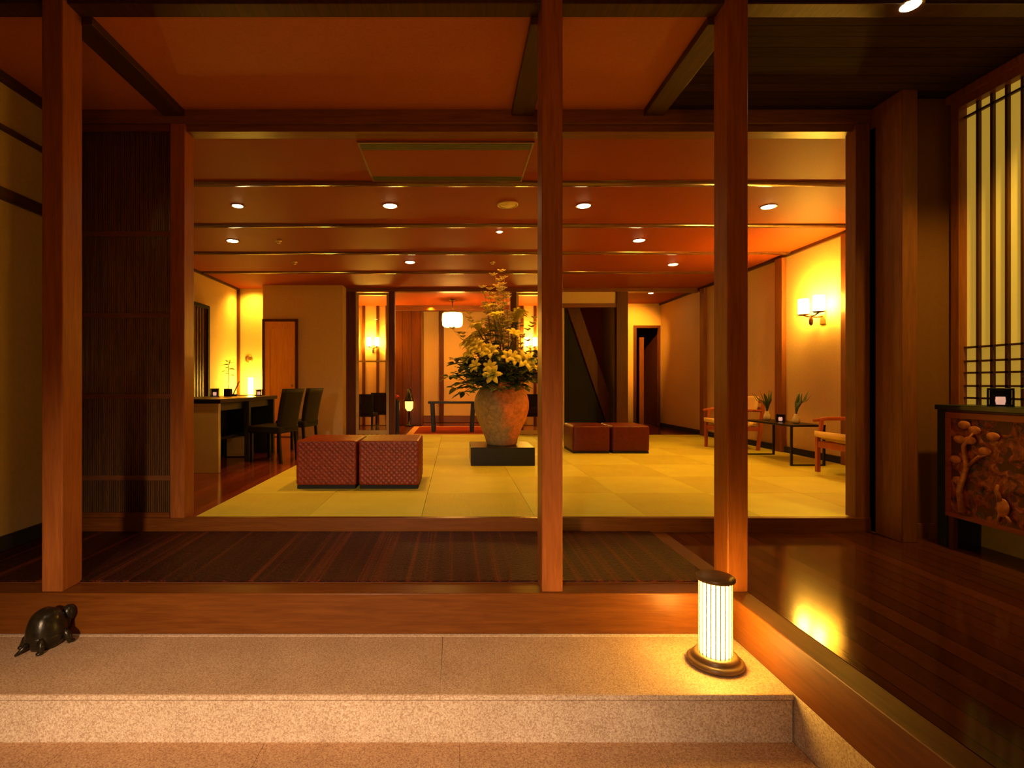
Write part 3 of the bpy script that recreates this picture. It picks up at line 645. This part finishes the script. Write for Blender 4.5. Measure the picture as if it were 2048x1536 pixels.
# ================================================================= RIGHT SIDE: armchairs + side table
ac = thing('armchair', 'wooden armchair with yellow seat cushion near the right jamb', 'armchair', (4.53, 5.92, 0), 0, 'wooden armchairs by the side table')     # faces -x
for sx, sy in ((-1, -1), (-1, 1)):
    m = MB(); m.obox((-.27, .27*sy, .205), (.021, 0, 0), (0, .021, 0), (0, 0, .205), .004); m.obox((-.235, .27*sy, .50), (.018, 0, 0), (0, .018, 0), (.012, 0, .11), .004); m.build('leg', M['chairwood'], ac)
for sy in (-1, 1):
    m = MB(); m.obox((.30, .27*sy, .38), (.021, 0, 0), (0, .021, 0), (.045, 0, .38), .004); m.build('leg', M['chairwood'], ac)
    m = sm(); m.tube([(-.31, .285*sy, .60), (-.15, .295*sy, .622), (.1, .295*sy, .622), (.32, .27*sy, .61)], [.018, .024, .022, .018], 10); m.build('armrest', M['chairwood'], ac)
m = MB(); m.box(-.27, .30, -.275, -.245, .30, .36).box(-.27, .30, .245, .275, .30, .36).box(-.285, -.255, -.27, .27, .29, .36).box(.27, .30, -.27, .27, .30, .36); m.build('seat_frame', M['chairwood'], ac)
m = sm(); rows_ = []
for k in range(9):
    u = k/8; x = -.315+.60*u; z = .435-.075*math.sin(PI*min(1, u*1.05))+.02*(1-u)
    rows_.append((x, z))
for a in range(len(rows_)-1): m.obox(((rows_[a][0]+rows_[a+1][0])/2, 0, (rows_[a][1]+rows_[a+1][1])/2), ((rows_[a+1][0]-rows_[a][0])/2+.004, 0, (rows_[a+1][1]-rows_[a][1])/2), (0, .255, 0), (0, 0, .03))
m.build('seat_cushion', M['cushion'], ac)
m = MB(); m.obox((.315, 0, .72), (.03, 0, 0), (0, .16, 0), (.018, 0, .115), .02); m.build('back_cushion', M['cushion'], ac)
m = sm(); m.tube([(.345, -.27, .62), (.39, -.12, .64), (.40, 0, .645), (.39, .12, .64), (.345, .27, .62)], .022, 10); m.tube([(.36, -.27, .74), (.40, 0, .76), (.36, .27, .74)], .02, 10); m.build('back_rail', M['chairwood'], ac)
dup(ac, (4.42, 8.42, 0), math.radians(4), 'wooden armchair with yellow cushion, partly hidden by the right front post')
tb = thing('side_table', 'long low black side table with thin legs between the two armchairs', 'table', (4.44, 7.16, 0))
B(-.22, .22, -.54, .54, .49, .515, bev=.003).build('tabletop', M['black'], tb)
for sx in (-1, 1):
    for sy in (-1, 1): B(sx*.205-.012, sx*.205+.012, sy*.525-.012, sy*.525+.012, .0, .49).build('leg', M['black'], tb)
for sy in (-1, 1): B(-.193, .193, sy*.525-.010, sy*.525+.010, 0, .018).build('stretcher', M['black'], tb)
def potted(x, y, z, label, lean, nl, flip, h=.28):
    t = thing('vase_plant', label, 'plant', (x, y, z))
    m = sm(); m.lathe([(.0, 0), (.035, 0), (.048, .03), (.040, .08), (.022, .11), (.026, .125), (.018, .12), (.0, .05)], 20); m.build('vase', M['white'], t)
    m = sm(); m.tube([(0, 0, .05), (lean*.2, 0, .2), (lean*.5, 0, .28)], .004, 6); m.build('stem', M['stem'], t)
    for k in range(nl):
        a = 2*PI*k/nl+.4; m = sm(); dx = lean+.06*math.cos(a)*flip; dy = .06*math.sin(a)
        pts = [Vector((0, 0, .12)), Vector((dx*.2, dy*.3, .2)), Vector((dx*.55, dy*.7, .27)), Vector((dx, dy, .30+.04*math.sin(k*2))), Vector((dx*1.5, dy*1.4, .12+h+.03*math.cos(k)))]
        m.strip(pts, [.005, .018, .026, .02, .003], (dy+.01, -dx+.05, 0), .0008, .2); m.build('leaf', M['leaf'], t)
    return t
potted(4.44, 7.50, .515, 'small green leafy plant in a pale vase on the far half of the side table', -.05, 6, 1.5)
potted(4.44, 6.86, .515, 'small plant leaning right in a yellow vase on the near half of the side table', .08, 4, .8)
def candlebox(x, y, z, label, s_=.13, rz=0):
    t = thing('candle_holder', label, 'candle holder', (x, y, z), rz); h = s_/2
    m = MB(); m.box(-h, h, -h, h, 0, .012)
    for sx in (-1, 1):
        for sy in (-1, 1): m.box(sx*h-.010*(sx > 0), sx*h+.010*(sx < 0), sy*h-.010*(sy > 0), sy*h+.010*(sy < 0), .012, s_*.85)
    m.box(-h, h, -h, h, s_*.85, s_*.95, bev=.003); m.box(-h+.012, h-.012, h-.016, h-.011, .012, s_*.85); m.build('box', M['black'], t)
    m = sm(); m.lathe([(.0, .012), (.02, .012), (.024, .035), (.022, .062), (.0, .062)], 16); m.build('candle', M['candle'], t)
    return t
candlebox(4.44, 7.19, .515, 'small black candle holder between the two plants on the side table', .11, -.55)

# ================================================================= CARVED CABINET
cb = thing('carved_cabinet', 'dark cabinet with carved red and gold front panel at the right edge', 'cabinet', (3.55, 3.02, FL))
H = .99
B(-.13, .125, -.78, .74, H-.035, H, bev=.004).build('top', M['green'], cb)
B(-.12, .12, .66, .73, 0, H-.035, bev=.003).build('end_panel', M['green'], cb); B(-.12, .12, -.77, -.70, 0, H-.035, bev=.003).build('end_panel', M['green'], cb)
m = MB(); m.box(-.115, .10, -.70, .66, .22, H-.036); m.build('body', M['darkz'], cb)
fr_ = wood('red_frame_wood', (.20, .035, .012), (.30, .07, .02), 'y', .35)
m = MB(); m.box(-.128, -.115, -.70, .66, .22, .25, bev=.002).box(-.128, -.115, -.70, .66, .90, .94, bev=.002).box(-.128, -.115, .62, .66, .25, .90, bev=.002).box(-.128, -.115, -.70, -.66, .25, .90, bev=.002); m.build('panel_frame', fr_, cb)
m = sm(); bm = m.bm; ny, nz = 110, 56
import mathutils.noise as mn
g = []
for j in range(nz+1):
    rw = []
    for i in range(ny+1):
        y = -.66+1.28*i/ny; z = .25+.65*j/nz
        h = mn.noise(Vector((y*9, z*9, 3)))+.5*mn.noise(Vector((y*22, z*22, 7)))
        rw.append(bm.verts.new((-.116-.012*max(-.3, min(1, h*1.6+.2)), y, z)))
    g.append(rw)
for j in range(nz):
    for i in range(ny): m._q((g[j][i], g[j][i+1], g[j+1][i+1], g[j+1][i]))
m.build('carved_panel', M['carved'], cb)
# gilded carved figures: pine tree, blossoms and a crane-like bird
gold = plain('gilded_carving', (.42, .13, .035), .45, var=.4, sc=40)
m = sm(); m.tube([(-.132, .53, .27), (-.132, .55, .42), (-.132, .50, .58), (-.132, .52, .72), (-.132, .45, .82)], [.022, .02, .016, .014, .008], 8)
m.tube([(-.132, .50, .58), (-.132, .42, .66), (-.132, .36, .68)], [.012, .01, .006], 8)
for yy, zz in ((.45, .83), (.55, .76), (.38, .70), (.52, .86), (.58, .62), (.48, .76), (.33, .80), (.56, .48)):
    m.ell((-.130, yy, zz), .012, .045, .028, 12, 8)
m.build('carved_tree', gold, cb)
m = sm(); m.ell((-.13, .27, .36), .014, .04, .06, 14, 8); m.tube([(-.13, .28, .40), (-.13, .31, .46), (-.13, .30, .50)], [.02, .012, .008], 8); m.tube([(-.13, .26, .33), (-.13, .22, .28)], .008, 6); m.tube([(-.13, .29, .32), (-.13, .30, .27)], .008, 6)
m.build('carved_bird', gold, cb)
for yy, zz in ((.10, .48), (.02, .44), (-.1, .36), (-.25, .6), (-.4, .4)):
    m = sm(); m.ell((-.13, yy, zz), .012, .05, .03, 12, 8); m.build('carved_cloud', gold, cb)
for sy in (-.69, .60):
    B(-.125, -.095, sy, sy+.035, 0, .22).build('leg', M['darkz'], cb)
candlebox(3.54, 3.42, FL+H, 'black candle holder standing on the carved cabinet', .125, -.80)
t = thing('potted_plant', 'green leafy plant in a black pot on the carved cabinet, cut by the picture edge', 'plant', (3.56, 3.16, FL+H))
m = sm(); m.lathe([(.0, 0), (.05, 0), (.065, .09), (.058, .09), (.0, .07)], 20); m.build('pot', M['black'], t)
m = sm(); m.tube([(0, 0, .07), (.0, .01, .2), (0, .03, .28)], .004, 6); m.build('stem', M['stem'], t)
m = sm()
for k in range(12): a = k*2.4; leaf(m, (0, .02*math.sin(a), .10+.015*k), (math.cos(a), math.sin(a), .25), .11, .022)
m.build('leaves', M['leafl'], t)

# ================================================================= RECEPTION DESK
dk = thing('reception_desk', 'long dark reception counter with a grey end panel at the left of the lobby', 'desk', (-3.10, 6.15, -.012))
B(-.42, .37, -.02, 1.95, .815, .865, bev=.004).build('countertop', M['black'], dk)
B(-.40, .34, .0, .06, 0, .815, bev=.004).build('end_panel', M['steel'], dk, label='smooth grey end panel')
B(-.40, -.02, .0-.004, .0, .0, .05).build('plinth', M['blackmatte'], dk)
B(-.40, .34, 1.86, 1.92, 0, .815).build('end_panel', M['green'], dk)
B(-.40, -.36, .06, 1.86, 0, .815).build('back_panel', M['green'], dk)
B(.28, .345, .9, .96, 0, .815).build('leg', M['green'], dk)
B(-.36, .28, .07, 1.85, .72, .815).build('drawer_box', M['green'], dk)
B(-.36, -.02, .07, 1.85, .30, .33).build('shelf', M['black'], dk)
B(-.35, -.1, .9, 1.2, 0, .26, bev=.004).build('storage_box', M['white'], label='pale box on the floor under the reception counter', category='box').location = (-2.9, 6.6, .0)
def desk_chair():
    t = thing('desk_chair', 'x', 'chair')      # faces -x
    for sx, sy in ((-.2, -.2), (-.2, .2)): B(sx-.018, sx+.018, sy-.018, sy+.018, 0, .40).build('leg', M['black'], t)
    for sy in (-.2, .2):
        m = MB(); m.obox((.22, sy, .20), (.018, 0, 0), (0, .018, 0), (-.015, 0, .20)); m.build('leg', M['black'], t)
    B(-.24, .24, -.235, .235, .39, .49, bev=.02).build('seat', M['chair'], t)
    m = sm(); g = []
    for j in range(9):
        v = j/8; z = .44+.54*v; w_ = .22+.02*v; x = .20+.03*math.sin(v*PI*.5)+.07*v*v
        g.append([m.bm.verts.new((x+.03*((i/5-1) ** 2)*-1*.6+o_, (i/5-1)*w_, z)) for o_ in (0, .045) for i in range(11)])
    for a, b in zip(g, g[1:]):
        for i in range(10): m._q((a[i], a[i+1], b[i+1], b[i])); m._q((a[11+i], a[12+i], b[12+i], b[11+i]))
        m._q((a[0], b[0], b[11], a[11])); m._q((a[10], b[10], b[21], a[21]))
    for rw in (g[0], g[-1]):
        for i in range(10): m._q((rw[i], rw[i+1], rw[12+i], rw[11+i]))
    m.build('backrest', M['chair'], t); return t
dc = desk_chair(); dc.location = (-2.46, 7.15, -.012); dc.rotation_euler = (0, 0, math.radians(-14)); dc['label'] = 'dark high-backed chair at the reception desk, nearer the camera'; dc['group'] = 'dark chairs at the reception desk'
dup(dc, (-2.44, 8.15, -.012), math.radians(-12), 'dark high-backed chair at the reception desk, farther from the camera')
G = 'dark chairs behind the glass panels'
dup(dc, (-1.98, 11.65, -.012), math.radians(-95), 'left dark chair behind the left glass panel', G, (1, 1, .84))
dup(dc, (-1.72, 12.25, -.012), math.radians(-80), 'right dark chair behind the left glass panel', G, (1, 1, .86))
dup(dc, (1.68, 11.7, -.012), math.radians(-100), 'dark chair behind the right glass panel beside the vase', G, (1, 1, .84))
DT = .853
t = thing('desk_lamp', 'small brightly glowing cylinder lamp in the recess behind the reception counter', 'lamp', (-4.08, 10.52, .815))
m = sm(); m.lathe([(.0, 0), (.05, 0), (.05, .012), (.0, .014)], 24); m.build('base', M['black'], t)
m = sm(); m.lathe([(.045, .013), (.045, .34), (.0, .342)], 24, cap=False); m.build('lamp_shade', M['desk'], t)
bc = thing('back_cabinet', 'low dark cabinet in the recess carrying the glowing cylinder lamp', 'cabinet', (-4.12, 10.58, -.012))
B(-.32, .31, -.16, .20, .79, .827, bev=.003).build('top', M['black'], bc); B(-.31, .30, -.14, .20, 0, .79).build('body', M['darkz'], bc)
for sx in (-.155, .145): B(sx-.14, sx+.14, -.155, -.14, .04, .77, bev=.002).build('door', M['darkz'], bc)
spot('added_recess_light', (-4.1, 10.5, LC-.03), (-4.12, 10.8, .9), 45, 150, 1, (1, .60, .05), .05)  # added spot without a fixture, brightens the recess wall
t = thing('orchid', 'tall thin green orchid in a black pot on the reception counter', 'plant', (-3.28, 7.62, DT))
B(-.045, .045, -.045, .045, 0, .11, bev=.004).build('pot', M['black'], t)
m = sm(); m.tube([(0, 0, .1), (.01, 0, .25), (.0, 0, .42), (.03, 0, .52)], .005, 6); m.build('stem', M['stem'], t)
m = sm()
for k in range(8): a = k*2.1; leaf(m, (.0, 0, .30+.03*k), (math.cos(a), math.sin(a), .2), .10, .034)
m.build('leaves', M['leafl'], t)
candlebox(-3.42, 7.5, DT, 'black candle holder at the left end of the reception counter', .12, .42)
candlebox(-2.98, 8.0, DT, 'small dark candle holder at the far right end of the reception counter', .10, .36)
t = thing('pen_stand', 'slanted reddish pen in a stand below the glowing recess lamp', 'pen stand', (-3.22, 7.7, DT))
B(-.03, .03, -.03, .03, 0, .03, bev=.004).build('stand', M['black'], t); m = sm(); m.tube([(-.02, 0, .025), (.07, 0, .22)], .010, 8); m.build('pen', M['chairwood'], t)
m = sm(); m.lathe([(.0, 0), (.075, 0), (.07, .02), (.0, .022)], 28); o = m.build('wall_clock', M['brass'], label='small round plaque on the bright wall above the glowing lamp', category='plaque')
o.rotation_euler = (PI/2, 0, 0); o.location = (-4.22, FY, 1.54)

# ================================================================= BACK ROOM OBJECTS
m = MB(); m.box(-1.0, 1.1, -1.02, 1.02, 0, .008); m.mi = 1; m.box(-.86, .96, -.88, .88, .006, .0095)
o = m.build('rug', [M['rugt'], M['rugr']], label='tan-bordered dark red rug under the low black table', category='rug'); o.location = (0, 11.82, -.012)
t = thing('console_table', 'dark table with tapering legs behind the flowers in the back room', 'table', (-.05, 11.55, -.002))
B(-.53, .50, -.26, .26, .61, .655, bev=.004).build('tabletop', M['black'], t)
for sx in (-1, 1):
    for sy in (-1, 1):
        m = MB(); m.obox((sx*.43, sy*.2, .305), (.04, 0, 0), (0, .03, 0), (-sx*-.015, 0, .305), .004); m.build('leg', M['black'], t)
t = thing('pedestal', 'slim black pedestal beside the left post of the central opening', 'pedestal', (-1.24, 11.15, -.012))
m = MB(); m.box(-.06, .06, -.06, .06, .0, .66); m.build('column', M['black'], t); B(-.075, .075, -.075, .075, .66, .69, bev=.003).build('top', M['black'], t)
t = thing('red_flower', 'small red flower standing on the slim black pedestal', 'flower', (-1.24, 11.15, .678))
m = sm(); m.tube([(0, 0, 0), (0, 0, .07)], .012, 8); m.build('stem', M['leaf'], t)
m = sm(); lily_bloom(m, (0, 0, .05), (0, -.4, 1), .07); m.ell((0, 0, .09), .045, .045, .035, 12, 8); m.build('bloom', M['red'], t)
t = thing('paper_lantern', 'small glowing lantern with dark hood in the back room left of the black table', 'lantern', (-1.13, 12.97, -.012)); t.scale = (1.12, 1.12, 1.12)
m = sm(); m.lathe([(.0, 0), (.10, 0), (.10, .03), (.03, .05), (.02, .33), (.04, .34)], 20); m.build('stand', M['black'], t)
m = sm(); m.lathe([(.04, .34), (.085, .40), (.09, .54), (.085, .55)], 20); m.build('lamp_shade', M['lantern'], t)
m = sm(); m.lathe([(.11, .55), (.10, .57), (.06, .68), (.04, .82), (.0, .83)], 20); m.build('hood', M['black'], t)
